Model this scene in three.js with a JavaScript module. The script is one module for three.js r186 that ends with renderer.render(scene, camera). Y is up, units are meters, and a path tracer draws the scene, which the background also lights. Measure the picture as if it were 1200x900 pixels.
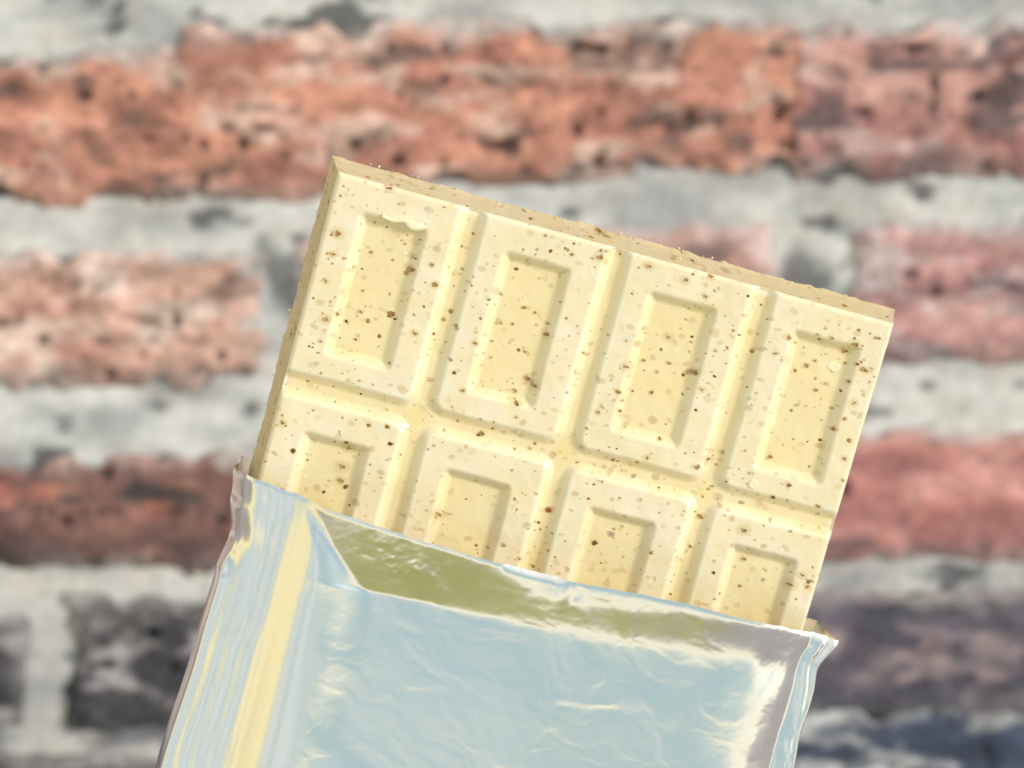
import * as THREE from 'three';
import { mergeGeometries } from 'three/addons/utils/BufferGeometryUtils.js';

// ---------------------------------------------------------------- set-up: camera, sky, sun, exposure
// Lengths on the bar are given in "u": 1 u = 1/8400 m (the bar is 669 u = 80 mm wide).
const K = 1 / 8400, D = 0.26, WALL = 0.70, KW = K * WALL / D;
const PITCH = 45 * Math.PI / 180;                 // the photographer looks down at a leaning brick panel
const Q = new THREE.Quaternion().setFromAxisAngle(new THREE.Vector3(1, 0, 0), -PITCH);
const ORIGIN = new THREE.Vector3(0, 0.58, 0);     // where the visible middle of the bar is held
const toWorld = (x, y, z) => new THREE.Vector3(x, y, z).applyQuaternion(Q).add(ORIGIN);

const scene = new THREE.Scene();
const camera = new THREE.PerspectiveCamera(2 * Math.atan(450 * K / D) * 180 / Math.PI, 1024 / 768, 0.01, 400);
camera.position.copy(toWorld(0, 0, D));
camera.quaternion.copy(Q);
camera.focus = D - 0.001;
camera.userData.fStop = 22;
camera.updateMatrixWorld();

const renderer = new THREE.WebGLRenderer({ antialias: true });
renderer.setSize(1024, 768);
renderer.toneMapping = THREE.LinearToneMapping;
renderer.toneMappingExposure = 1.06;
renderer.shadowMap.enabled = true;

// ---------------------------------------------------------------- noise
function rng(seed) { let a = seed >>> 0; return () => { a = (a + 0x6D2B79F5) | 0; let t = Math.imul(a ^ (a >>> 15), 1 | a); t = (t + Math.imul(t ^ (t >>> 7), 61 | t)) ^ t; return ((t ^ (t >>> 14)) >>> 0) / 4294967296; }; }
function hash(x, y, z) { let h = Math.imul(x, 374761393) + Math.imul(y, 668265263) + Math.imul(z, 2147483647 ^ 0x5bd1e995); h = Math.imul(h ^ (h >>> 13), 1274126177); return ((h ^ (h >>> 16)) >>> 0) / 4294967296; }
function noise(x, y, z = 0) {                     // value noise, -1 .. 1
  const X = Math.floor(x), Y = Math.floor(y), Z = Math.floor(z); let fx = x - X, fy = y - Y, fz = z - Z;
  fx = fx * fx * fx * (fx * (fx * 6 - 15) + 10); fy = fy * fy * fy * (fy * (fy * 6 - 15) + 10); fz = fz * fz * (3 - 2 * fz);
  const l = (a, b, t) => a + (b - a) * t;
  const p = (k) => l(l(hash(X, Y, Z + k), hash(X + 1, Y, Z + k), fx), l(hash(X, Y + 1, Z + k), hash(X + 1, Y + 1, Z + k), fx), fy);
  return (fz === 0 ? p(0) : l(p(0), p(1), fz)) * 2 - 1;
}
function fbm(x, y, z = 0, o = 4, g = 0.5) { let s = 0, a = 1, n = 0; for (let i = 0; i < o; i++) { s += a * noise(x, y, z + i * 17); n += a; a *= g; x = x * 2.03 + 11.3; y = y * 2.03 - 7.7; } return s / n; }
const clamp = (x, a = 0, b = 1) => Math.min(b, Math.max(a, x));
const ss = (a, b, x) => { const t = clamp((x - a) / (b - a)); return t * t * (3 - 2 * t); };
const mix = (a, b, t) => a + (b - a) * t;
const mix3 = (a, b, t) => [mix(a[0], b[0], t), mix(a[1], b[1], t), mix(a[2], b[2], t)];
const smax = (a, b, k) => 0.5 * (a + b + Math.sqrt((a - b) * (a - b) + k * k));
const smin = (a, b, k) => 0.5 * (a + b - Math.sqrt((a - b) * (a - b) + k * k));
function table(pts) { return (x) => { if (x <= pts[0][0]) return pts[0][1]; for (let i = 1; i < pts.length; i++) if (x <= pts[i][0]) { const t = (x - pts[i - 1][0]) / (pts[i][0] - pts[i - 1][0]); return mix(pts[i - 1][1], pts[i][1], t * t * (3 - 2 * t)); } return pts[pts.length - 1][1]; }; }
const lin = (c) => c.map((v) => { v /= 255; return v <= 0.04045 ? v / 12.92 : Math.pow((v + 0.055) / 1.055, 2.4); });

// ---------------------------------------------------------------- sky and sun
const SUN = new THREE.Vector3(0.86, 0.16, 0.46).normalize().applyQuaternion(Q);
{
  const W = 1024, H = 512, data = new Float32Array(W * H * 4);
  const SKY = 0.95, CLOUDS = [36.99, 34.2];
  const grad = [[0, [1.14, 1.03, 0.76]], [7, [1.14, 1.04, 0.78]], [12, [0.68, 0.72, 0.61]], [17, [0.45, 0.57, 0.56]], [27, [0.375, 0.54, 0.56]], [36, [0.44, 0.57, 0.63]], [54, [0.88, 0.83, 0.72]], [90, [0.92, 0.86, 0.74]]];
  for (let j = 0; j < H; j++) {
    const el = ((j + 0.5) / H - 0.5) * Math.PI, deg = el * 180 / Math.PI;
    for (let i = 0; i < W; i++) {
      const az = ((i + 0.5) / W - 0.5) * 2 * Math.PI, x = Math.cos(el) * Math.cos(az), y = Math.sin(el), z = Math.cos(el) * Math.sin(az);
      let c = [0.2, 0.2, 0.12];
      if (deg > 0) {
        let k = 1; while (k < grad.length - 1 && deg > grad[k][0]) k++;
        c = mix3(grad[k - 1][1], grad[k][1], clamp((deg - grad[k - 1][0]) / (grad[k][0] - grad[k - 1][0])));
        const gold = ss(0.2, 0.9, -x) * ss(17, 8, deg); c = [c[0] * (1 + 0.02 * gold), c[1] * (1 - 0.06 * gold), c[2] * (1 - 0.38 * gold)];
        const s = 1 / (y + 0.25), cl = fbm(x * s * 3 + CLOUDS[0], z * s * 3 + CLOUDS[1], y * 2.5, 6, 0.6);
        const m = ss(0.0, 0.45, cl) * ss(2, 9, deg);
        c = mix3(c, [0.84, 0.85, 0.84], 0.8 * m);
        const d = x * SUN.x + y * SUN.y + z * SUN.z, glow = 0.9 * Math.exp((d - 1) * 9);
        c = [c[0] + glow, c[1] + glow * 0.96, c[2] + glow * 0.88];
      }
      const o = (j * W + i) * 4; data[o] = c[0] * SKY; data[o + 1] = c[1] * SKY; data[o + 2] = c[2] * SKY; data[o + 3] = 1;
    }
  }
  const t = new THREE.DataTexture(data, W, H, THREE.RGBAFormat, THREE.FloatType);
  t.mapping = THREE.EquirectangularReflectionMapping; t.magFilter = THREE.LinearFilter; t.minFilter = THREE.LinearFilter; t.wrapS = THREE.RepeatWrapping; t.needsUpdate = true;
  scene.background = t; scene.environment = t;
}
const sun = new THREE.DirectionalLight(0xfffdf8, 1.9);
sun.position.copy(SUN).multiplyScalar(3).add(ORIGIN); sun.target.position.copy(ORIGIN);
sun.castShadow = true; sun.shadow.radius = 26; sun.shadow.mapSize.set(2048, 2048);
Object.assign(sun.shadow.camera, { left: -0.8, right: 0.8, top: 0.8, bottom: -0.8, near: 0.5, far: 6 });
scene.add(sun, sun.target);

// ---------------------------------------------------------------- helpers
function part(name, geometry, material, parent) { const m = new THREE.Mesh(geometry, material); m.name = name; m.castShadow = m.receiveShadow = true; parent.add(m); return m; }
function gridGeometry(nu, nv, f, opts = {}) {     // f(i, j) -> { p: [x, y, z], n?, c?, uv? }
  const P = new Float32Array(nu * nv * 3), N = opts.normals ? new Float32Array(nu * nv * 3) : null, C = opts.colors ? new Float32Array(nu * nv * 3) : null, T = new Float32Array(nu * nv * 2);
  for (let j = 0; j < nv; j++) for (let i = 0; i < nu; i++) {
    const r = f(i, j), k = j * nu + i; P.set(r.p, k * 3); if (N) N.set(r.n, k * 3); if (C) C.set(r.c, k * 3); if (r.uv) T.set(r.uv, k * 2);
  }
  const I = new Uint32Array((nu - 1) * (nv - 1) * 6); let q = 0;
  for (let j = 0; j < nv - 1; j++) for (let i = 0; i < nu - 1; i++) {
    const a = j * nu + i, b = a + 1, c = a + nu, d = c + 1;
    if (opts.flip) { I[q++] = a; I[q++] = b; I[q++] = c; I[q++] = b; I[q++] = d; I[q++] = c; } else { I[q++] = a; I[q++] = c; I[q++] = b; I[q++] = b; I[q++] = c; I[q++] = d; }
  }
  const g = new THREE.BufferGeometry(); g.setAttribute('position', new THREE.BufferAttribute(P, 3)); g.setAttribute('uv', new THREE.BufferAttribute(T, 2));
  if (C) g.setAttribute('color', new THREE.BufferAttribute(C, 3)); g.setIndex(new THREE.BufferAttribute(I, 1));
  if (N) g.setAttribute('normal', new THREE.BufferAttribute(N, 3)); else g.computeVertexNormals();
  return g;
}

// ---------------------------------------------------------------- unseen paving under the panel, and a grass wedge added for the foil to reflect
{
  const speckled = (lo, hi, scale, repeat, seed) => {
    const n = 256, d = new Uint8Array(n * n * 4);
    for (let j = 0; j < n; j++) for (let i = 0; i < n; i++) { const v = clamp(0.5 + 0.6 * fbm(i / scale, j / scale, seed, 4)), o = (j * n + i) * 4; for (let k = 0; k < 3; k++) d[o + k] = mix(lo[k], hi[k], v); d[o + 3] = 255; }
    const t = new THREE.DataTexture(d, n, n); t.colorSpace = THREE.SRGBColorSpace; t.wrapS = t.wrapT = THREE.RepeatWrapping; t.magFilter = THREE.LinearFilter; t.repeat.set(repeat, repeat); t.needsUpdate = true; return t;
  };
  const g = new THREE.CircleGeometry(150, 96); g.rotateX(-Math.PI / 2);
  part('ground', g, new THREE.MeshStandardMaterial({ map: speckled([138, 130, 132], [172, 164, 166], 11, 150, 3), roughness: 0.95 }), scene).userData = { kind: 'structure' };
  const lg = new THREE.ShapeGeometry(new THREE.Shape([[-3.5, -0.4], [-12, -60], [4.2, -60], [0.28, -0.4]].map((p) => new THREE.Vector2(...p)))); lg.rotateX(-Math.PI / 2); lg.translate(0, 0.012, 0); { const u = lg.attributes.uv; for (let i = 0; i < u.count; i++) u.setXY(i, u.getX(i) / 60, u.getY(i) / 60); }
  part('added_lawn', lg, new THREE.MeshStandardMaterial({ map: speckled([136, 134, 72], [180, 174, 106], 9, 30, 5), roughness: 1 }), scene).userData = { kind: 'structure' };  // added out of view, outline and tone shaped for the olive foil reflection
}

// ---------------------------------------------------------------- brick wall
const wall = new THREE.Group(); wall.name = 'brick_wall';
wall.userData = { label: 'blurred old brick wall with worn red bricks and thick whitish mortar behind the chocolate bar', category: 'wall' };
wall.quaternion.copy(Q); wall.position.copy(toWorld(0, 0, D - WALL)); scene.add(wall);
const wx = (px) => (px - 600) * KW, wy = (py) => (450 - py) * KW;
const MM = 0.001;
// palettes (sRGB): main, second, dark, pale
const PAL = {
  orange: [[206, 146, 126], [178, 122, 106], [106, 84, 80], [222, 190, 176]],
  red: [[190, 122, 106], [158, 96, 86], [84, 66, 66], [216, 180, 170]],
  brown: [[178, 124, 110], [150, 104, 96], [78, 64, 66], [206, 172, 160]],
  pink: [[198, 152, 142], [168, 116, 112], [92, 78, 82], [220, 190, 186]],
  pale: [[212, 170, 154], [190, 142, 126], [120, 96, 90], [226, 206, 196]],
  rose: [[204, 156, 150], [168, 124, 124], [110, 92, 98], [216, 200, 202]],
  rust: [[136, 98, 90], [106, 80, 78], [66, 58, 60], [196, 122, 102]],
  coral: [[200, 134, 126], [164, 110, 108], [80, 72, 82], [214, 160, 154]],
  slate: [[80, 77, 84], [60, 58, 66], [42, 42, 50], [164, 156, 158]],
  mauve: [[98, 90, 102], [74, 72, 86], [62, 62, 74], [170, 148, 148]],
  navy: [[74, 84, 106], [62, 70, 92], [44, 50, 66], [206, 204, 206]],
};
for (const k in PAL) PAL[k] = PAL[k].map(lin);
const SMEAR = lin([204, 196, 192]);
const brickMaterial = new THREE.MeshStandardMaterial({ vertexColors: true, roughness: 0.92 });
const mortarMaterial = new THREE.MeshStandardMaterial({ vertexColors: true, roughness: 0.95 });
// x0, x1, then top and bottom at the left end, top and bottom at the right end, palette, wear
const BRICKS = [
  [-420, 180, -230, -30, -230, -34, 'red', 1], [196, 630, -232, -20, -232, -16, 'brown', 1], [664, 1400, -232, -36, -232, -34, 'pale', 1],
  [-560, 224, 64, 246, 56, 240, 'orange', 1.1, 0, 1], [222, 747, 30, 240, 26, 212, 'orange', 1.1, 1, 1], [744, 933, 27, 207, 23, 206, 'orange', 1.1, 1, 1], [929, 1640, 34, 206, 8, 206, 'pink', 1, 1, 0],
  [-420, 306, 292, 456, 290, 452, 'pale', 1.1], [350, 902, 282, 446, 262, 432, 'pink', 0.8], [998, 1700, 268, 428, 262, 412, 'rose', 0.9],
  [-380, 392, 552, 668, 528, 664, 'rust', 1], [410, 1330, 516, 652, 502, 655, 'coral', 1],
  [-600, 30, 722, 850, 724, 850, 'slate', 1], [84, 590, 698, 850, 694, 838, 'slate', 1.2], [630, 1400, 692, 838, 686, 836, 'mauve', 0.8],
  [-460, 330, 886, 1040, 884, 1040, 'slate', 1], [370, 860, 870, 1040, 850, 1040, 'slate', 1], [880, 1640, 828, 1030, 826, 1030, 'navy', 1.3],
  [-600, 40, 1085, 1250, 1085, 1250, 'brown', 1], [80, 700, 1085, 1250, 1085, 1250, 'red', 1], [740, 1400, 1085, 1250, 1085, 1250, 'brown', 1],
  [-420, 280, 1295, 1460, 1295, 1460, 'red', 1], [320, 940, 1295, 1460, 1295, 1460, 'brown', 1], [980, 1600, 1295, 1460, 1295, 1460, 'red', 1],
];
[[-232, -30], [45, 215], [286, 436], [535, 660], [706, 842], [880, 1040], [1085, 1250], [1295, 1460]].forEach(([t, b], row) => {   // the courses run on at both ends
  const here = BRICKS.filter((q) => Math.abs(q[2] - t) < 70), pals = ['red', 'pink', 'brown', 'pale', 'slate'];
  for (let x = Math.min(...here.map((q) => q[0])) - 34, n = 0; x > -1350; x -= 644, n++) BRICKS.push([x - 610, x, t, b, t, b, pals[(row + n) % 5], 1]);
  for (let x = Math.max(...here.map((q) => q[1])) + 34, n = 0; x < 2500; x += 644, n++) BRICKS.push([x, x + 610, t, b, t, b, pals[(row + n + 2) % 5], 1]);
});
const brickAt = (b, px) => { const t = (px - b[0]) / (b[1] - b[0]); return [mix(b[2], b[4], t), mix(b[3], b[5], t)]; };
BRICKS.forEach((b, k) => {
  const [x0, x1, , , , , pal, wear, tightL, tightR] = b, P = PAL[pal], run = pal === 'orange' ? 3 : k, seed = run * 7.31;
  const seen = x1 > -60 && x0 < 1260 && b[3] > -60 && b[2] < 960;
  const step = seen ? 3.6 : 9, nu = Math.round((x1 - x0) / step) + 5, nv = Math.round((b[3] - b[2]) / step) + 5;
  const g = gridGeometry(nu, nv, (i, j) => {
    // the outer two rings are the sides that run back into the mortar
    const ii = clamp(i - 2, 0, nu - 5), jj = clamp(j - 2, 0, nv - 5), s = ii / (nu - 5), t = jj / (nv - 5);
    let px = mix(x0, x1, s); const [yt, yb] = brickAt(b, px); let py = mix(yt, yb, t);
    const ring = Math.min(i, nu - 1 - i, j, nv - 1 - j);
    const ends = Math.min(tightL ? 99 : px - x0, tightR ? 99 : x1 - px), ew = 1 - ss(0, 26, ends), eh = 1 - ss(0, 26, Math.min(py - yt, yb - py));
    const qx = px, qy = py;
    px += (tightL ? ss(60, 0, px - x0) : 0) * 16 * fbm(qy / 50, x0 > 800 ? 3 : x0 > 700 ? 5 : 7, 777) + (tightR ? ss(60, 0, x1 - px) : 0) * 16 * fbm(qy / 50, x1 > 900 ? 3 : x1 > 700 ? 5 : 7, 777);
    px += ew * (12 * fbm(qy / 40, seed, run) + 6 * noise(qy / 15, seed)); py += eh * (13 * fbm(qx / 120, seed + 3 + (t < 0.5 ? 0 : 60), run) + 5 * noise(qx / 19, seed + 9) + (t < 0.5 ? 1 : -1) * 20 * wear * Math.max(0, noise(qx / 38, seed + 5 + (t < 0.5 ? 0 : 40)) - 0.2));
    const e = Math.min(ends, qy - yt, yb - qy), corner = Math.hypot(Math.max(0, 22 - ends), Math.max(0, 22 - Math.min(qy - yt, yb - qy)));
    const rough = fbm(qx / 46, qy / 30, seed, 5, 0.55), fine = fbm(qx / 13, qy / 8, seed + 50, 3), wob = noise(qx / 70, qy / 60, seed);
    const pitN = fbm(qx / 34 + 3 * wob, qy / 20, seed + 90, 3), pit = ss(0.40, 0.75, pitN) * wear * 0.8;
    const holeN = noise(qx / 26, qy / 19, seed + 140), hole = ss(0.74, 0.9, holeN) * wear;
    let z = 4.4 + 2.2 * rough + 0.8 * fine - 2.6 * pit - 3.2 * hole - 2.8 * Math.pow(clamp(corner / 24), 2.2) ;
    z = Math.max(z, 0.3);
    if (ring === 1) z -= 1.2; if (ring === 0) z = -6;
    // colour: fired clay, burnt and grimy parts, pale salts, shade painted along the lower edge
    let c = mix3(P[0], P[1], ss(-0.35, 0.4, fbm(qx / 80, qy / 34, seed + 20, 4)));
    c = mix3(c, P[3], 0.95 * ss(0.0, 0.42, fbm(qx / 64, qy / 30, seed + 33, 4)) * (pal === 'navy' || pal === 'slate' ? 1 : 0.8));
    c = mix3(c, P[2], 0.85 * ss(0.10, 0.45, fbm(qx / 78 + wob, qy / 34, seed + 47, 4)) * Math.min(1, wear));
    c = mix3(c, P[2], 0.8 * clamp(pit + hole));
    c = mix3(c, P[2], 0.9 * ss(36, 4, yb - qy + 14 * noise(qx / 40, seed + 60)) * (0.55 + 0.45 * noise(qx / 90, seed + 61)));  // grime, with the shade under the brick painted in
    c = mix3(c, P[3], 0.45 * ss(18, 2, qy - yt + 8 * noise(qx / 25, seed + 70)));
    const smear = ss(30 + 22 * noise(qx / 60, seed + 80), 0, e + 12 * fbm(qx / 22, qy / 16, seed + 81, 3)) * (0.35 + 0.65 * ss(-0.2, 0.4, noise(qx / 75, qy / 50, seed + 82)));
    c = mix3(c, mix3(SMEAR, P[2], pal === 'slate' || pal === 'navy' ? 0.5 : 0.1), 0.85 * smear * (t > 0.6 ? 0.35 : 1));
    const v = (1 + 0.42 * fbm(qx / 36, qy / 20, seed + 25, 3)) * (1 + 0.26 * fine) + 0.1 * noise(qx / 5, qy / 4, seed);
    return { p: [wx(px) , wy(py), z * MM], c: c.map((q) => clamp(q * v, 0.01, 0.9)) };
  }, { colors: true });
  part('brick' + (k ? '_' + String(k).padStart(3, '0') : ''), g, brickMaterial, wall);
});
{
  const X0 = -1500, X1 = 2700, Y0 = -330, Y1 = 1545, st = 6, nu = Math.round((X1 - X0) / st) + 1, nv = Math.round((Y1 - Y0) / st) + 1;
  const tone = [lin([214, 212, 209]), lin([166, 165, 167]), lin([88, 87, 91]), lin([212, 202, 193])];
  const front = gridGeometry(nu, nv, (i, j) => {
    const px = X0 + i * st, py = Y0 + j * st;
    const big = fbm(px / 90, py / 46, 301, 5, 0.55), fine = fbm(px / 18, py / 12, 311, 3), grit = noise(px / 6, py / 5, 315);
    let z = 0.9 + 1.7 * big + 0.6 * fine + 0.25 * grit;
    const low = ss(560, 900, py);                                                   // mortar turns darker and greyer towards the foot of the wall
    let c = mix3(tone[0], tone[1], ss(-0.3, 0.4, fbm(px / 110, py / 50, 321, 4)) * 0.9 + 0.1 * low); c = mix3(c, lin([150, 146, 148]), 0.6 * low);
    c = mix3(c, tone[3], 0.5 * ss(0.05, 0.5, fbm(px / 70, py / 40, 331, 3)));
    const crack = Math.max(ss(0.30, 0.55, fbm(px / 60, py / 32, 341, 4)), 0.9 * ss(1, 0.2, Math.hypot((px - 328 - 0.3 * (py - 320)) / 34, (py - 325) / 70) + 0.5 * fbm(px / 30, py / 24, 361)), 0.9 * ss(1, 0.2, Math.hypot((px - 945) / 50, (py - 320) / 44) + 0.5 * fbm(px / 30, py / 24, 362)));
    c = mix3(c, tone[2], 0.9 * crack); z -= 1.2 * crack;
    for (const b of BRICKS) if (px > b[0] && px < b[1] && py > b[2] - 60 && py < b[3] + 60) { const [yt, yb] = brickAt(b, px); z -= 5 * ss(6, 22, Math.min(px - b[0], b[1] - px, py - yt, yb - py)); }
    const darkPatch = ss(-0.1, 0.45, fbm(px / 130, py / 60, 351, 3) + 0.3 * low - 0.05) * low; c = mix3(c, lin([88, 88, 100]), 0.85 * darkPatch * (1 - ss(1.3, 0.8, Math.hypot((px - 60) / 60, (py - 800) / 100))));  // darker, bluer patches towards the bottom
    const v = 1 + 0.12 * fine + 0.08 * grit;
    // the tone varies with the grain and grit
    return { p: [wx(px), wy(py), z * MM], c: c.map((q) => clamp(q * v, 0.02, 0.88)) };
  }, { colors: true });
  part('mortar', front, mortarMaterial, wall);
  const core = new THREE.BoxGeometry((X1 - X0) * KW, (Y1 - Y0) * KW, 0.05); core.translate((wx(X0) + wx(X1)) / 2, (wy(Y0) + wy(Y1)) / 2, -0.0325);
  part('wall_core', core, new THREE.MeshStandardMaterial({ color: new THREE.Color().setRGB(0.3, 0.28, 0.26), roughness: 0.95 }), wall);
}

// ---------------------------------------------------------------- frame of the bar: U to the right, V towards the wrapped end, Z out of the moulded face (all in u)
const TILT = new THREE.Quaternion().setFromAxisAngle(new THREE.Vector3(0, 0, 1), -15.35 * Math.PI / 180)
  .multiply(new THREE.Quaternion().setFromAxisAngle(new THREE.Vector3(1, 0, 0), 6 * Math.PI / 180))
  .multiply(new THREE.Quaternion().setFromAxisAngle(new THREE.Vector3(0, 1, 0), 4 * Math.PI / 180));
const PIVOT = [334.5, 250], BASE = [334.5, 1048];
function holdAt(o) {
  const v = new THREE.Vector3(0, -(BASE[1] - PIVOT[1]) * K, 0).applyQuaternion(TILT).add(new THREE.Vector3((658.5 - 600) * K, -(533 - 450) * K, 0));
  o.position.copy(toWorld(v.x, v.y, v.z)); o.quaternion.copy(Q).multiply(TILT); scene.add(o);
}
const L = (u, v, z) => [(u - BASE[0]) * 1.004 * K, -(v - BASE[1]) * K, z * K];

// ---------------------------------------------------------------- chocolate bar
const BW = 669, BL = 1048, THICK = 76, DRAFT = Math.tan(11 * Math.PI / 180);
const CELLU = [[-40, 148], [176, 323], [350, 498], [525, 709]], CELLV = [[-40, 236], [263, 498], [525, 760], [787, 1088]];
const RECU = [[35, 118], [205, 290], [379, 466], [554, 641]], RECV = [[35, 210], [298, 473], [560, 735], [822, 997]];
const CUTU = [0, 162, 336.5, 511.5, BW], CUTV = [0, 249.5, 511.5, 773.5, BL];
const wallRamp = (d, w) => { const t = clamp(d / w), a = 0.34, b = 0.34, n = 1 - (a + b) / 2; return (t < a ? t * t / (2 * a) : t < 1 - b ? t - a / 2 : n - (1 - t) * (1 - t) / (2 * b)) / n; };
function boxDist(u, v, a, b, r) { const cu = (a[0] + a[1]) / 2, cv = (b[0] + b[1]) / 2, du = Math.abs(u - cu) - (a[1] - a[0]) / 2 + r, dv = Math.abs(v - cv) - (b[1] - b[0]) / 2 + r; return Math.min(Math.max(du, dv), 0) + Math.hypot(Math.max(du, 0), Math.max(dv, 0)) - r; }
function height(u, v) {
  const wob = 1.1 * noise(u / 60, v / 60, 9) + 0.5 * noise(u / 17, v / 17, 19);
  let iu = 0; while (iu < 3 && u > CUTU[iu + 1]) iu++; let iv = 0; while (iv < 3 && v > CUTV[iv + 1]) iv++;
  const dc = boxDist(u, v, CELLU[iu], CELLV[iv], 13) + wob * 0.6;           // < 0 on the square
  let h = -8.5 * wallRamp(dc + 5, 15) * wallRamp(Math.min(u, BW - u, v, BL - v) + 3, 7);
  const dr = -boxDist(u, v, RECU[iu], RECV[iv], 9) + wob * 0.6;            // > 0 in the recess
  h -= 9 * wallRamp(dr + 1, 15);
  const e = Math.min(u, BW - u, v, BL - v), R = 6; if (e < R) h -= R - Math.sqrt(Math.max(0, R * R - (R - e) * (R - e)));
  h += 0.7 * noise(u / 45, v / 52, 5) + 0.32 * noise(u / 14, v / 15, 7) + 0.09 * noise(u / 5, v / 5, 8);
  return h;
}
const bar = new THREE.Group(); bar.name = 'chocolate_bar';
bar.userData = { label: 'pale white chocolate bar speckled with brown nut bits, sticking out of the foil wrapper', category: 'chocolate bar' };
holdAt(bar);

// where brown nut bits lie in the chocolate: x, y, size, kind (d dark, o tan, f faint and sunk, w white, r reddish) read off in photograph pixels
const SPECKS = [];
function specks(ox, oy, list) { for (const [x, y, k, s] of list) { const dx = ox + x * 0.35 - 400.7, dy = oy + y * 0.35 - 199.7; SPECKS.push([0.9643 * dx + 0.2647 * dy, -0.2647 * dx + 0.9643 * dy, k, s * 0.35]); } }
specks(280, 170, [[500, 267, 'd', 9], [550, 310, 'd', 7], [560, 322, 'o', 8], [612, 308, 'd', 7], [595, 370, 'd', 8], [520, 375, 'o', 9], [565, 418, 'o', 15], [565, 352, 'w', 10], [415, 550, 'f', 11], [365, 577, 'd', 12], [437, 577, 'o', 16], [505, 560, 'd', 10], [525, 570, 'd', 10], [473, 628, 'o', 12], [310, 370, 'o', 7], [322, 290, 'o', 11], [390, 400, 'd', 5], [243, 658, 'd', 9], [254, 661, 'd', 8], [350, 682, 'o', 6], [280, 748, 'o', 8], [320, 795, 'd', 6], [450, 787, 'o', 8], [410, 822, 'd', 8], [785, 288, 'o', 10], [748, 330, 'd', 9], [857, 295, 'o', 6], [720, 462, 'd', 6], [710, 545, 'o', 14], [653, 620, 'd', 10], [730, 602, 'f', 18], [640, 775, 'f', 24], [720, 748, 'd', 11], [845, 645, 'f', 15], [935, 675, 'd', 10], [928, 405, 'd', 12], [950, 340, 'd', 7], [1040, 345, 'd', 11], [1118, 320, 'd', 7], [1110, 357, 'o', 9], [990, 550, 'o', 10], [993, 592, 'd', 6], [975, 780, 'f', 14], [915, 788, 'o', 7], [815, 797, 'o', 6], [1072, 515, 'd', 7], [748, 405, 'f', 18], [785, 430, 'f', 12], [708, 705, 'f', 20]]);
specks(660, 230, [[428, 462, 'd', 10], [425, 480, 'd', 8], [325, 505, 'o', 10], [400, 590, 'd', 11], [413, 580, 'f', 26], [310, 580, 'f', 18], [230, 645, 'd', 8], [397, 655, 'd', 8], [440, 707, 'd', 10], [185, 565, 'd', 6], [75, 520, 'f', 13], [125, 695, 'f', 18], [155, 605, 'f', 12], [478, 530, 'w', 12], [498, 307, 'f', 15], [610, 325, 'd', 10], [657, 355, 'd', 8], [628, 510, 'o', 13], [693, 517, 'd', 6], [500, 593, 'd', 10], [490, 578, 'f', 11], [538, 550, 'f', 10], [640, 650, 'o', 9], [625, 690, 'f', 12], [775, 577, 'o', 11], [843, 605, 'f', 15], [765, 713, 'o', 11], [900, 705, 'f', 20], [865, 815, 'd', 10], [905, 775, 'o', 18], [940, 740, 'o', 12], [957, 812, 'o', 13], [1002, 660, 'f', 14], [1027, 568, 'f', 17], [983, 440, 'o', 11], [1020, 452, 'o', 9], [1052, 468, 'o', 10], [915, 423, 'd', 7], [980, 555, 'd', 9], [870, 435, 'f', 15], [605, 845, 'f', 13], [405, 853, 'd', 8], [320, 805, 'o', 14], [175, 835, 'd', 7], [180, 880, 'd', 8], [535, 850, 'f', 14], [285, 340, 'w', 10], [820, 820, 'd', 6], [738, 830, 'f', 12], [700, 517, 'd', 6], [24, 185, 'o', 12], [30, 150, 'd', 7], [120, 172, 'o', 10]]);
specks(280, 430, [[435, 180, 'o', 12], [498, 185, 'o', 14], [507, 243, 'd', 15], [185, 265, 'd', 16], [322, 237, 'd', 8], [360, 238, 'd', 11], [230, 300, 'd', 8], [355, 392, 'd', 17], [283, 408, 'd', 12], [225, 355, 'w', 11], [255, 380, 'w', 11], [310, 395, 'w', 12], [540, 283, 'o', 9], [150, 145, 'o', 8], [253, 130, 'o', 9], [800, 218, 'd', 11], [685, 200, 'f', 14], [650, 250, 'f', 15], [680, 240, 'd', 5], [730, 170, 'd', 9], [850, 172, 'o', 8], [970, 265, 'f', 17], [910, 335, 'o', 9], [757, 437, 'd', 8], [655, 495, 'f', 18], [880, 590, 'f', 20], [920, 432, 'o', 10], [1035, 475, 'r', 22], [1000, 517, 'd', 10], [1045, 553, 'd', 6], [1070, 555, 'd', 5], [1168, 433, 'r', 10], [1190, 590, 'd', 14], [1185, 385, 'd', 8], [990, 415, 'f', 15], [712, 120, 'f', 11], [410, 77, 'd', 8]]);
specks(600, 500, [[270, 185, 'd', 8], [405, 160, 'f', 24], [490, 200, 'd', 8], [715, 180, 'd', 8], [770, 255, 'f', 22], [875, 235, 'd', 15], [867, 310, 'f', 14], [1030, 295, 'f', 15], [640, 235, 'd', 6], [790, 150, 'f', 16], [1128, 43, 'o', 13], [1035, 43, 'd', 10], [1040, 122, 'd', 6], [275, 390, 'd', 17], [330, 360, 'f', 28], [340, 343, 'o', 9], [465, 420, 'o', 12], [600, 405, 'o', 14], [698, 563, 'r', 9], [770, 543, 'o', 11], [848, 522, 'f', 17], [857, 490, 'o', 8], [1000, 525, 'o', 15], [1012, 475, 'o', 9], [680, 583, 'd', 9], [297, 460, 'd', 7], [430, 480, 'd', 5], [372, 440, 'o', 8], [712, 295, 'f', 11], [935, 350, 'f', 15], [615, 285, 'o', 8], [560, 355, 'o', 6], [705, 85, 'f', 16]]);
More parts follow.
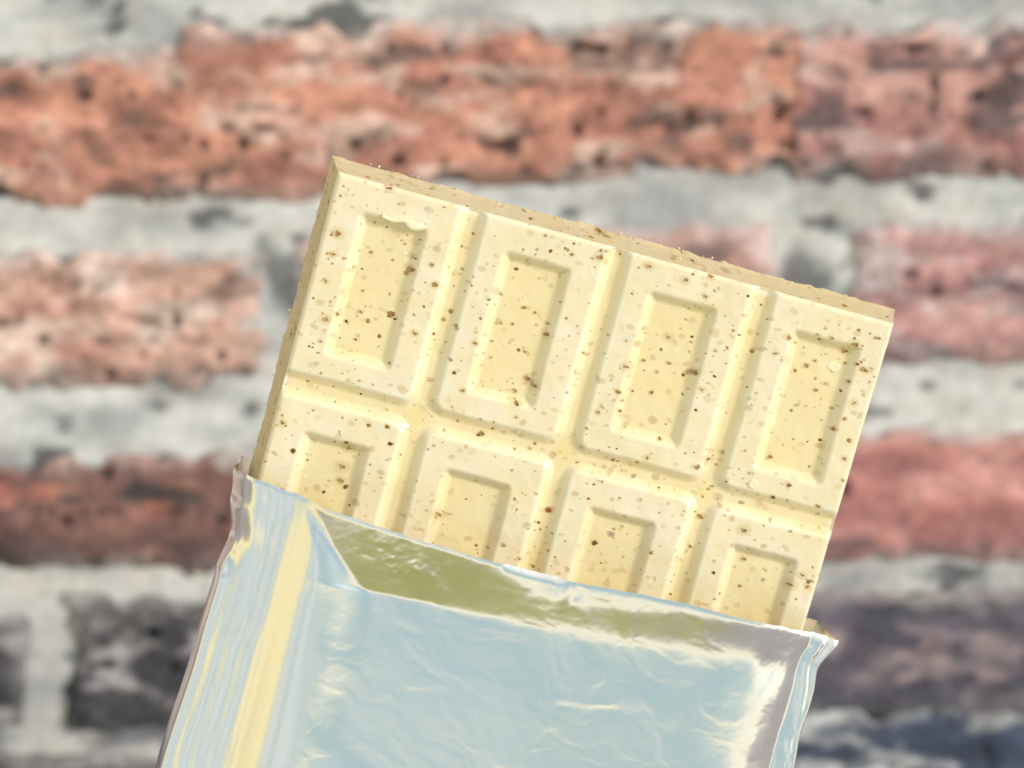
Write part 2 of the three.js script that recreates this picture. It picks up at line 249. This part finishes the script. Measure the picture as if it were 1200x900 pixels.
const TONES = { d: [[108, 72, 30], [90, 58, 26], [130, 88, 38]], o: [[174, 126, 60], [156, 112, 62], [186, 142, 82]], r: [[186, 110, 40], [160, 84, 44]], f: [[176, 146, 104], [160, 138, 112], [186, 158, 110]], w: [[252, 244, 218]] };
const TV = 524;
function chocolateTexture(moulded, TS) {
  const cv = document.createElement('canvas'); cv.width = TS; cv.height = TS; const x = cv.getContext('2d');
  const im = x.createImageData(TS, TS), low = new Float32Array(129 * 129 * 2);
  for (let j = 0; j <= 128; j++) for (let i = 0; i <= 128; i++) { low[(j * 129 + i) * 2] = fbm(i / 9, j / 7, 71, 4); low[(j * 129 + i) * 2 + 1] = fbm(i / 5, j / 4, 83, 3); }
  for (let j = 0; j < TS; j++) for (let i = 0; i < TS; i++) {
    const a = i / (TS / 128), b = j / (TS / 128), ia = Math.floor(a), ib = Math.floor(b), fa = a - ia, fb = b - ib, s = (k) => mix(mix(low[(ib * 129 + ia) * 2 + k], low[(ib * 129 + ia + 1) * 2 + k], fa), mix(low[((ib + 1) * 129 + ia) * 2 + k], low[((ib + 1) * 129 + ia + 1) * 2 + k], fa), fb);
    const n = s(0), m = s(1), g = hash(i, j, 5) - 0.5, o = (j * TS + i) * 4;
    im.data[o] = 248 + 4 * n + 3 * g; im.data[o + 1] = 231 + 5 * n + 3 * m + 3 * g; im.data[o + 2] = 194 + 12 * n + 12 * m + 5 * g; im.data[o + 3] = 255;
  }
  x.putImageData(im, 0, 0);
  const r = rng(4242), sx = TS / BW, sy = TS / TV;
  const blot = (u, v, size, col, alpha, soft) => {
    const cx = u * sx, cy = v * sy, R = size * 0.5 * sx;
    if (soft) { const g = x.createRadialGradient(cx, cy, 0, cx, cy, R * 1.25); g.addColorStop(0, `rgba(${col},${alpha})`); g.addColorStop(0.6, `rgba(${col},${alpha * 0.75})`); g.addColorStop(1, `rgba(${col},0)`); x.fillStyle = g; } else x.fillStyle = `rgba(${col},${alpha})`;
    const n = 4 + Math.floor(r() * 4), a0 = r() * 6.28, st = 0.45 + 0.55 * r(), an = r() * 3.14; x.beginPath();
    for (let k = 0; k < n; k++) { const a = a0 + (k + 0.5 * r()) / n * 6.28, q = R * (soft ? 1.0 + 0.4 * r() : 0.55 + 0.75 * r()), px = Math.cos(a) * q, py = Math.sin(a) * q * st; x.lineTo(cx + px * Math.cos(an) - py * Math.sin(an), cy + px * Math.sin(an) + py * Math.cos(an)); }
    x.closePath(); x.fill();
  };
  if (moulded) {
  x.fillStyle = 'rgba(246,216,134,0.085)';   // light scattered in the wells and channels, painted as a yellow tint
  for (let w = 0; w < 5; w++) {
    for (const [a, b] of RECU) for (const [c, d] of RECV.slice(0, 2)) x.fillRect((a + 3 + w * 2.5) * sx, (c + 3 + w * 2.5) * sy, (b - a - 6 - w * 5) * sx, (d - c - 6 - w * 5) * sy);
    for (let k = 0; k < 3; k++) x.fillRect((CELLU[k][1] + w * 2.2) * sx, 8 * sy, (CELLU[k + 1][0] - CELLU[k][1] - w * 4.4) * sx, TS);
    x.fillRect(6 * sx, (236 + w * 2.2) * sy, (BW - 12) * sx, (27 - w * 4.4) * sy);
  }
  x.lineJoin = 'round';
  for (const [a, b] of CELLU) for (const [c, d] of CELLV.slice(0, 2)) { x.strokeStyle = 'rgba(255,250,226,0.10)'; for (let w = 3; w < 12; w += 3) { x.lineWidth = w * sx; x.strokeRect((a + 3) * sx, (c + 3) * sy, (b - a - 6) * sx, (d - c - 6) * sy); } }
  }   // paler edges of the squares
  for (let k = 0; k < 700; k++) blot(r() * BW, r() * TV, 5 + 11 * r() * r(), ['196,160,96', '190,166,124', '206,176,112', '184,150,100'][k % 4], 0.18 + 0.36 * r(), true);
  for (let k = 0, n = 0; n < 320 && k < 7000; k++) { const a = r() * BW, b = r() * TV; if (noise(a / 55, b / 55, 21) + 0.9 * r() < 0.45) continue; n++; const q = r(), z = 2.6 + 9 * q * q * q; blot(a, b, z * 1.8, '204,170,104', 0.35, true); blot(a, b, z, TONES.o[n % 3].join(','), 0.6 + 0.4 * r(), false); if (q > 0.5) blot(a + 0.2 * z, b, z * 0.5, TONES.d[n % 3].join(','), 0.6, false); }   // bits under the surface
  for (let k = 0; k < 620; k++) { const q = r(), cx = r() * BW, cy = r() * TV; if (noise(cx / 40, cy / 40, 27) + r() < 0.2) continue; blot(cx, cy, 1.8 + 4.2 * q * q * q, TONES[r() < 0.4 ? 'd' : 'o'][Math.floor(r() * 3)].join(','), 0.4 + 0.55 * r(), false); }
  for (let k = 0; k < 60; k++) blot(r() * BW, r() * TV, 2.5 + 3 * r(), '252,246,224', 0.6, false);
  for (const [u, v, k, s] of SPECKS) {
    const c = TONES[k][Math.floor(r() * TONES[k].length)];
    if (k === 'f') { blot(u, v, s * 1.2, c.join(','), 0.55, true); blot(u + s * 0.2, v, s * 0.8, c.join(','), 0.35, false); blot(u, v + s * 0.1, s * 0.6, c.map((q) => q - 34).join(','), 0.35, false); continue; }
    blot(u, v, s * 1.9, k === 'w' ? '250,240,206' : '206,170,108', 0.5, true); blot(u, v, s * 1.25, c.join(','), 0.95, false);
    if (r() < 0.6) blot(u + s * 0.15, v - s * 0.1, s * 0.55, TONES[k][TONES[k].length - 1].map((q) => Math.max(0, q - 26)).join(','), 0.7, false);
  }
  const t = new THREE.CanvasTexture(cv); t.colorSpace = THREE.SRGBColorSpace; t.wrapS = t.wrapT = THREE.RepeatWrapping; t.flipY = false; t.anisotropy = 4;
  return t;
}
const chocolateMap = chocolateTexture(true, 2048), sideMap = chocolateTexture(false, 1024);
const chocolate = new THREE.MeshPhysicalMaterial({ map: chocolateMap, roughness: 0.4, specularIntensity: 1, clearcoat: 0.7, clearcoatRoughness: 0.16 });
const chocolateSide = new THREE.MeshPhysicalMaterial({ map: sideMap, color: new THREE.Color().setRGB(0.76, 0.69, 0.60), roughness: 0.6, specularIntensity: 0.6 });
// the lower edge round the back, where chocolate overflowed the mould
const ragged = (t, s) => 2.2 * Math.max(0, noise(t / 9, s, 3)) + 1.6 * noise(t / 30, s, 4) + 1.4 * Math.max(0, noise(t / 3.5, s, 6) - 0.35);
let squares = 0;
for (let iv = 0; iv < 4; iv++) for (let iu = 0; iu < 4; iu++) {
  const u0 = CUTU[iu], u1 = CUTU[iu + 1], v0 = CUTV[iv], v1 = CUTV[iv + 1], st = iv < 2 ? 1.5 : 5, nu = Math.round((u1 - u0) / st) + 1, nv = Math.round((v1 - v0) / st) + 1;
  const top = gridGeometry(nu, nv, (i, j) => {
    const u = mix(u0, u1, i / (nu - 1)), v = mix(v0, v1, j / (nv - 1)), e = 0.8;
    const hu = (height(u + e, v) - height(u - e, v)) / (2 * e), hv = (height(u, v + e) - height(u, v - e)) / (2 * e), n = 1 / Math.hypot(hu, hv, 1);
    return { p: L(u, v, height(u, v)), n: [-hu * n, hv * n, n], uv: [u / BW, v / TV] };
  }, { normals: true });
  const geos = [top], rows = 14;
  const side = (n, at, out, flip) => {           // a strip from the moulded edge down to the ragged back edge
    geos.push(gridGeometry(n, rows, (i, j) => {
      const [u, v] = at(i / (n - 1)), h = Math.min(0, height(u, v)), d = j / (rows - 1), z = mix(h, -THICK, d), t = Math.abs(out[0]) ? v : u;
      const len = out[0] ? BL : BW, end = Math.min(t, len - t), soft = ss(0, 16, end), flare = (h - z) * DRAFT;
      let o = flare + (0.7 * noise(t / 9, z / 3, 12) + 0.5 * noise(t / 22, z / 14, 15)) * Math.min(1, j) * soft;
      o += ss(0.86, 1, d) * (1.5 + ragged(t, out[0] + 2 * out[1]) * soft * (out[1] ? 1 : 0.5));
      const along = (t < len / 2 ? -1 : 1) * (flare + ss(0.86, 1, d) * 1.5) * Math.pow(1 - ss(0, 60, end), 2);
      return { p: L(u + out[0] * o + (out[1] ? along : 0), v + out[1] * o + (out[0] ? along : 0), z), uv: [(u + out[0] * (h - z) * 0.8 + 40 * out[1]) / BW, (v + out[1] * (h - z) * 0.4 + 200) / TV + 0.13 * out[0]] };
    }, { flip }));
  };
  if (iu === 0) side(nv, (t) => [0, mix(v0, v1, t)], [-1, 0], false);
  if (iu === 3) side(nv, (t) => [BW, mix(v0, v1, t)], [1, 0], true);
  if (iv === 0) side(nu, (t) => [mix(u0, u1, t), 0], [0, -1], true);
  if (iv === 3) side(nu, (t) => [mix(u0, u1, t), BL], [0, 1], false);
  const x = (u) => (u === 0 ? -THICK * DRAFT : u === BW ? BW + THICK * DRAFT : u), y = (v) => (v === 0 ? -THICK * DRAFT : v === BL ? BL + THICK * DRAFT : v);
  geos.push(gridGeometry(2, 2, (i, j) => ({ p: L(x(i ? u1 : u0), y(j ? v1 : v0), -THICK), uv: [0.3, 0.3] }), { flip: true }));
  const sides = geos.slice(1), whole = mergeGeometries([top, mergeGeometries(sides)], true);
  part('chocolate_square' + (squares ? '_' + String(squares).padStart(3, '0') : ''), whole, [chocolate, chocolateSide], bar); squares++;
}
// larger nut bits stand a hair proud of the surface
{
  const r = rng(77), mats = {}; let n = 0;
  const nutMat = (k, i) => (mats[k + i] ??= new THREE.MeshStandardMaterial({ color: new THREE.Color().setRGB(...lin(TONES[k][i])), roughness: 0.55 }));
  for (const [u, v, k, s] of SPECKS) {
    if (k === 'f' || k === 'w' || s < 3.4 || v > 430) continue;
    const m = 5 + Math.floor(r() * 3), pos = [], idx = [], h0 = height(u, v), a0 = r() * 6.28, sq = 0.55 + 0.4 * r(), an = r() * 3.14, rad = [];
    for (let q = 0; q < m; q++) rad.push(s * 0.6 * (0.6 + 0.7 * r()));
    for (const [f, dz] of [[1, -0.8], [0.86, 0.35], [0.45, 0.7]]) for (let q = 0; q < m; q++) {
      const a = a0 + q / m * 6.28, x = Math.cos(a) * rad[q] * f, y = Math.sin(a) * rad[q] * f * sq, uu = u + x * Math.cos(an) - y * Math.sin(an), vv = v + x * Math.sin(an) + y * Math.cos(an);
      pos.push(...L(uu, vv, height(uu, vv) + dz + 0.2 * r()));
    }
    pos.push(...L(u, v, h0 + 0.8));
    for (let ring = 0; ring < 2; ring++) for (let q = 0; q < m; q++) { const a = ring * m + q, b = ring * m + (q + 1) % m, c = a + m, d = b + m; idx.push(a, c, b, b, c, d); }
    for (let q = 0; q < m; q++) idx.push(2 * m + q, 3 * m, 2 * m + (q + 1) % m);
    const g = new THREE.BufferGeometry(); g.setAttribute('position', new THREE.Float32BufferAttribute(pos, 3)); g.setIndex(idx); g.computeVertexNormals();
    part('nut_piece' + (n ? '_' + String(n).padStart(3, '0') : ''), g, nutMat(k, Math.floor(r() * TONES[k].length)), bar); n++;
  }
  // white shavings: a curled flake at the first recess, two chips in the last one
  const white = new THREE.MeshPhysicalMaterial({ color: new THREE.Color().setRGB(...lin([250, 238, 200])), roughness: 0.4 });
  const flake = gridGeometry(26, 7, (i, j) => {
    const t = i / 25, w = j / 6, u = 62 + 54 * t, bend = Math.sin(t * 9) * 1.2 + 2.2 * noise(t * 6, 1.5), wide = (t < 0.45 ? 3.5 : 9 * Math.sin(Math.PI * clamp((t - 0.4) / 0.62))) + 1.5;
    return { p: L(u, 33 + bend + wide * (w - 0.2), 1.2 + 2.4 * Math.sin(w * 2.6) + 0.8 * noise(t * 8, w * 3)) };
  });
  part('chocolate_flake', flake, white, bar);
  const chip = (u, v, s, sd, sq) => {
    const q = rng(sd), m = 9, pos = [], idx = []; const rad = Array.from({ length: m }, () => s * (0.6 + 0.7 * q()));
    for (const [f, dz] of [[1.05, -0.6], [0.9, 0.7], [0.55, 0.5]]) for (let k = 0; k < m; k++) { const a = k / m * 6.28; pos.push(...L(u + Math.cos(a) * rad[k] * f, v + Math.sin(a) * rad[k] * f * sq, height(u, v) + dz + 0.5 * q())); }
    pos.push(...L(u, v, height(u, v) + 0.1));
    for (let ring = 0; ring < 2; ring++) for (let k = 0; k < m; k++) { const a = ring * m + k, b = ring * m + (k + 1) % m; idx.push(a, a + m, b, b, a + m, b + m); }
    for (let k = 0; k < m; k++) idx.push(2 * m + k, 3 * m, 2 * m + (k + 1) % m);
    const g = new THREE.BufferGeometry(); g.setAttribute('position', new THREE.Float32BufferAttribute(pos, 3)); g.setIndex(idx); g.computeVertexNormals(); return g;
  };
  const at = (px, py) => { const dx = px - 400.7, dy = py - 199.7; return [0.9643 * dx + 0.2647 * dy, -0.2647 * dx + 0.9643 * dy]; };
  part('chocolate_flake_001', chip(...at(977.5, 428.5), 8.6, 3, 0.95), white, bar);
  part('chocolate_flake_002', chip(...at(915, 455.7), 5.2, 8, 1.3), white, bar);
  part('chocolate_flake_003', chip(...at(881, 566), 8, 13, 1.0), white, bar);
  // crumbs on the ragged rim
  const cg = []; 
  for (let k = 0; k < 60; k++) {
    const left = k < 22, s = 0.5 + 1.5 * Math.pow(r(), 4), g = new THREE.IcosahedronGeometry(s * K, 0), a = g.attributes.position;
    for (let i = 0; i < a.count; i++) { const f = 0.7 + 0.6 * hash(Math.round(a.getX(i) * 1e6), Math.round(a.getY(i) * 1e6), k); a.setXYZ(i, a.getX(i) * f, a.getY(i) * f, a.getZ(i) * f); }
    g.computeVertexNormals(); g.rotateX(r() * 6); g.rotateY(r() * 6);
    const z = -THICK + (r() < 0.6 ? 2 : 50 * r()), o = (-z) * DRAFT + 1 + 2.5 * r() * (z < -70 ? 1 : 0), t = r();
    g.translate(...(left ? L(-o, 350 * t, z) : L(BW * t, -o, z))); cg.push(g);
  }
  part('crumb', mergeGeometries(cg), white, bar).userData = { kind: 'stuff' };
}

// ---------------------------------------------------------------- foil wrapper
const wrapper = new THREE.Group(); wrapper.name = 'foil_wrapper';
wrapper.userData = { label: 'shiny silver foil wrapper, opened at the top, round the lower part of the chocolate bar', category: 'wrapper' };
holdAt(wrapper);
const foil = new THREE.MeshPhysicalMaterial({ color: new THREE.Color().setRGB(0.93, 0.935, 0.94), metalness: 1, roughness: 0.2 });
const rimV = table([[-32, 366], [-3, 364], [102, 369.5], [207, 375.6], [298, 379], [367, 379], [517, 370.6], [600, 371.5], [667, 372.6], [704, 377]]);
const leftU = table([[365, -32], [400, -27], [446, -17], [484, -22], [580, -25], [736, -33], [1000, -30]]);
const rightU = table([[377, 704], [415, 689], [445, 692], [500, 692], [540, 696], [1000, 692]]);
const bandS = table([[100, 83], [120, 81], [227, 73], [363, 63], [533, 58], [600, 46], [650, 30]]);
const creamS = table([[60, 4], [240, 5], [300, 12], [355, 31], [440, 24], [520, 14], [600, 4]]);
const rad = Math.PI / 180, tan = (d) => Math.tan(d * rad);
function integral(pts, from, to, step) { const f = table(pts), a = [0]; for (let x = from; step > 0 ? x < to : x > to; x += step) a.push(a[a.length - 1] + tan(f(x + step / 2)) * Math.abs(step)); return (x) => { const k = clamp((x - from) / step, 0, a.length - 1.001), i = Math.floor(k); return mix(a[i], a[i + 1], k - i); }; }
const dropL = integral([[-25, 80], [-18, 68], [-14, 16], [-9, 3], [-5, 30], [0, 24], [6, 17], [14, 21], [22, 14], [30, 17], [40, 15], [52, 30], [60, 37], [64, 39], [78, 37], [90, 24], [106, 12], [140, 0]], 142, -26, -0.5);
const dropTop = integral([[-25, 72], [-10, 64], [-2, 44], [8, 26], [22, 14], [30, 17], [40, 15], [52, 30], [64, 38], [78, 36], [90, 24], [106, 12], [140, 0]], 142, -26, -0.5);
const dropR = integral([[560, 0], [600, 4], [625, 12], [645, 22], [658, 30], [664, 32], [668, -6], [680, -9], [689, -3], [692, 50]], 558, 693, 0.5);
const Z0 = 54;
function foilZ(u0, v, s) {
  const dist = 1 - ss(0, 92, s);
  const ue = u0;
  let z = Z0 - mix(dropL(ue), dropTop(ue), ss(130, 20, s)) - dropR(u0);
  // streaky folds along the left shoulder
  const sh = ss(66, 44, u0) * ss(-16, -6, u0);
  const ph = 3.4 * fbm(v / 120, 3.3, 5, 3) + u0 * 0.02;
  z += sh * (0.42 * Math.sin(u0 * 0.34 + ph) + 0.08 * Math.sin(u0 * 0.8 - 1.5 * ph) + 0.12 * noise(u0 / 6, v / 200, 31));
  // the opened mouth stands away from the bar
  const B = bandS(u0), f = tan(17) * (B - s), f3 = 0.3 * (652 - 0.4 * s - u0);
  const right = smax(0, smin(f, f3, 7), mix(0.5, 7, ss(150, 600, u0))), left = smax(0, 0.075 * (327 - s), 6), half = mix(13, 48, ss(30, 110, s));
  let lift = mix(left, right, ss(-half, half, u0 - 65 - 0.68 * Math.min(s, 85)));
  lift -= (tan(17) - tan(9.5)) * smax(0, 0.95 * creamS(u0) - s, 5) * ss(230, 310, u0);
  lift -= 0.22 * smax(0, 4 - s, 1.5);
  lift -= 0.34 * smax(0, 8.5 - s, 1.2) * ss(292, 304, u0) * ss(372, 362, u0);
  z += lift;
  z += 1.6 * Math.exp(-Math.pow((u0 - 372 - 0.1 * s) / 7, 2)) * Math.exp(-Math.pow((s - 14) / 16, 2));
  z -= 2.6 * Math.exp(-(Math.pow((u0 - 634) / 15, 2) + Math.pow((v - 424) / 22, 2)));
  z -= 5 * Math.exp(-(Math.pow((u0 + 14) / 9, 2) + Math.pow((v - 468) / 13, 2)));
  // crumples and fine wrinkles
  const w = noise(u0 / 120, v / 120, 41), panel = ss(95, 150, u0) * ss(690, 640, u0);
  const w2 = fbm(u0 / 70, v / 55, 47, 3), w3 = fbm(u0 / 70 + 9, v / 55 + 4, 48, 3);
  z += panel * (1.5 * noise(u0 / 150 + w, v / 110 - u0 / 300, 51) + 0.55 * fbm(u0 / 62 + 1.3 * w2, v / 34 - u0 / 120 + 1.3 * w3, 61, 3) + 0.06 * fbm(u0 / 20 + 2.2 * w2, v / 9 - u0 / 40 + 2.4 * w3, 71, 3));
  z += 0.03 * noise(u0 / 4, v / 4, 81);
  const cr = Math.exp(-(Math.pow((u0 - 185) / 55, 2) + Math.pow((s - 34) / 20, 2))); z += cr * (0.9 * fbm(u0 / 16, v / 12, 91, 3) + 1.2 * Math.exp(-Math.pow((u0 - 205) / 14, 2)));
  const crR = ss(610, 650, u0) * ss(120, 10, s); z += crR * 0.7 * fbm(u0 / 13, v / 19, 95, 3);
  const fin = ss(664, 670, u0); z += fin * (1.4 * noise(u0 / 6 - v / 60, v / 30, 97) + 1.5 * ss(40, 0, s) * noise(u0 / 9, v / 12, 98));
  const crL = ss(70, 20, u0) * ss(110, 30, s); z += crL * 0.35 * fbm(u0 / 26, v / 22, 99, 2);
  return z;
}
const END = 1150;
{
  const VS = []; for (let s = 0; s < 390; s += 1.5) VS.push(s); for (let s = 390; s <= END - 370; s += 12) VS.push(s);
  const smax_ = VS[VS.length - 1], U0 = -25, U1 = 692, st = 1.5, nu = Math.round((U1 - U0) / st) + 1, nv = VS.length;
  const close = (v) => ss(1060, 1140, v);        // the unopened end is pressed flat
  const at = (i, j) => {
    const u0 = mix(U0, U1, i / (nu - 1)), s = VS[j], v = mix(rimV(u0) + s, 372 + s, ss(60, 300, s)) + (s < 20 ? 0.5 * noise(u0 / 5, 1.7) + 0.7 * noise(u0 / 17, 3.1) : 0) * (1 - s / 20 > 0 ? 1 - s / 20 : 0);
    const u = u0 + (leftU(v) + 25) * ss(60, -25, u0) + (rightU(v) - 692) * ss(640, 692, u0);
    return [u, v, mix(foilZ(u0, v, s), -20, close(v))];
  };
  const F = []; for (let j = 0; j < nv; j++) for (let i = 0; i < nu; i++) F.push(at(i, j));
  const front = gridGeometry(nu, nv, (i, j) => ({ p: L(...F[j * nu + i]), uv: [i / nu, j / nv] }));
  part('front_panel', front, foil, wrapper);
  const backZ = (v) => mix(-THICK - 10, -21, close(v));
  const side = (col, flip) => gridGeometry(6, nv, (i, j) => { const [u, v, z] = F[j * nu + col], t = i / 5, b = backZ(v), out = (col ? 1 : -1) * 5 * Math.sin(Math.PI * t) * (1 - close(v)); return { p: L(u - out * 0.8, v + (col ? 5 : -3) * t * ss(40, 0, VS[j]), mix(z, b, t)), uv: [t, j / nv] }; }, { flip });
  part('side_fold', side(0, true), foil, wrapper); part('side_fold_001', side(nu - 1, false), foil, wrapper);
  const back = gridGeometry(60, nv, (i, j) => {
    const a = F[j * nu], b = F[j * nu + nu - 1], t = i / 59, u = mix(a[0], b[0], t), v = mix(a[1], b[1], t) + mix(-3, 5, t) * ss(40, 0, VS[j]) , edge = Math.min(t, 1 - t);
    return { p: L(u, v, backZ(v) + 1.4 * noise(u / 40, v / 50, 44) * ss(0, 0.06, edge)), uv: [t, j / nv] };
  }, { flip: true });
  part('back_panel', back, foil, wrapper);
}

renderer.render(scene, camera);
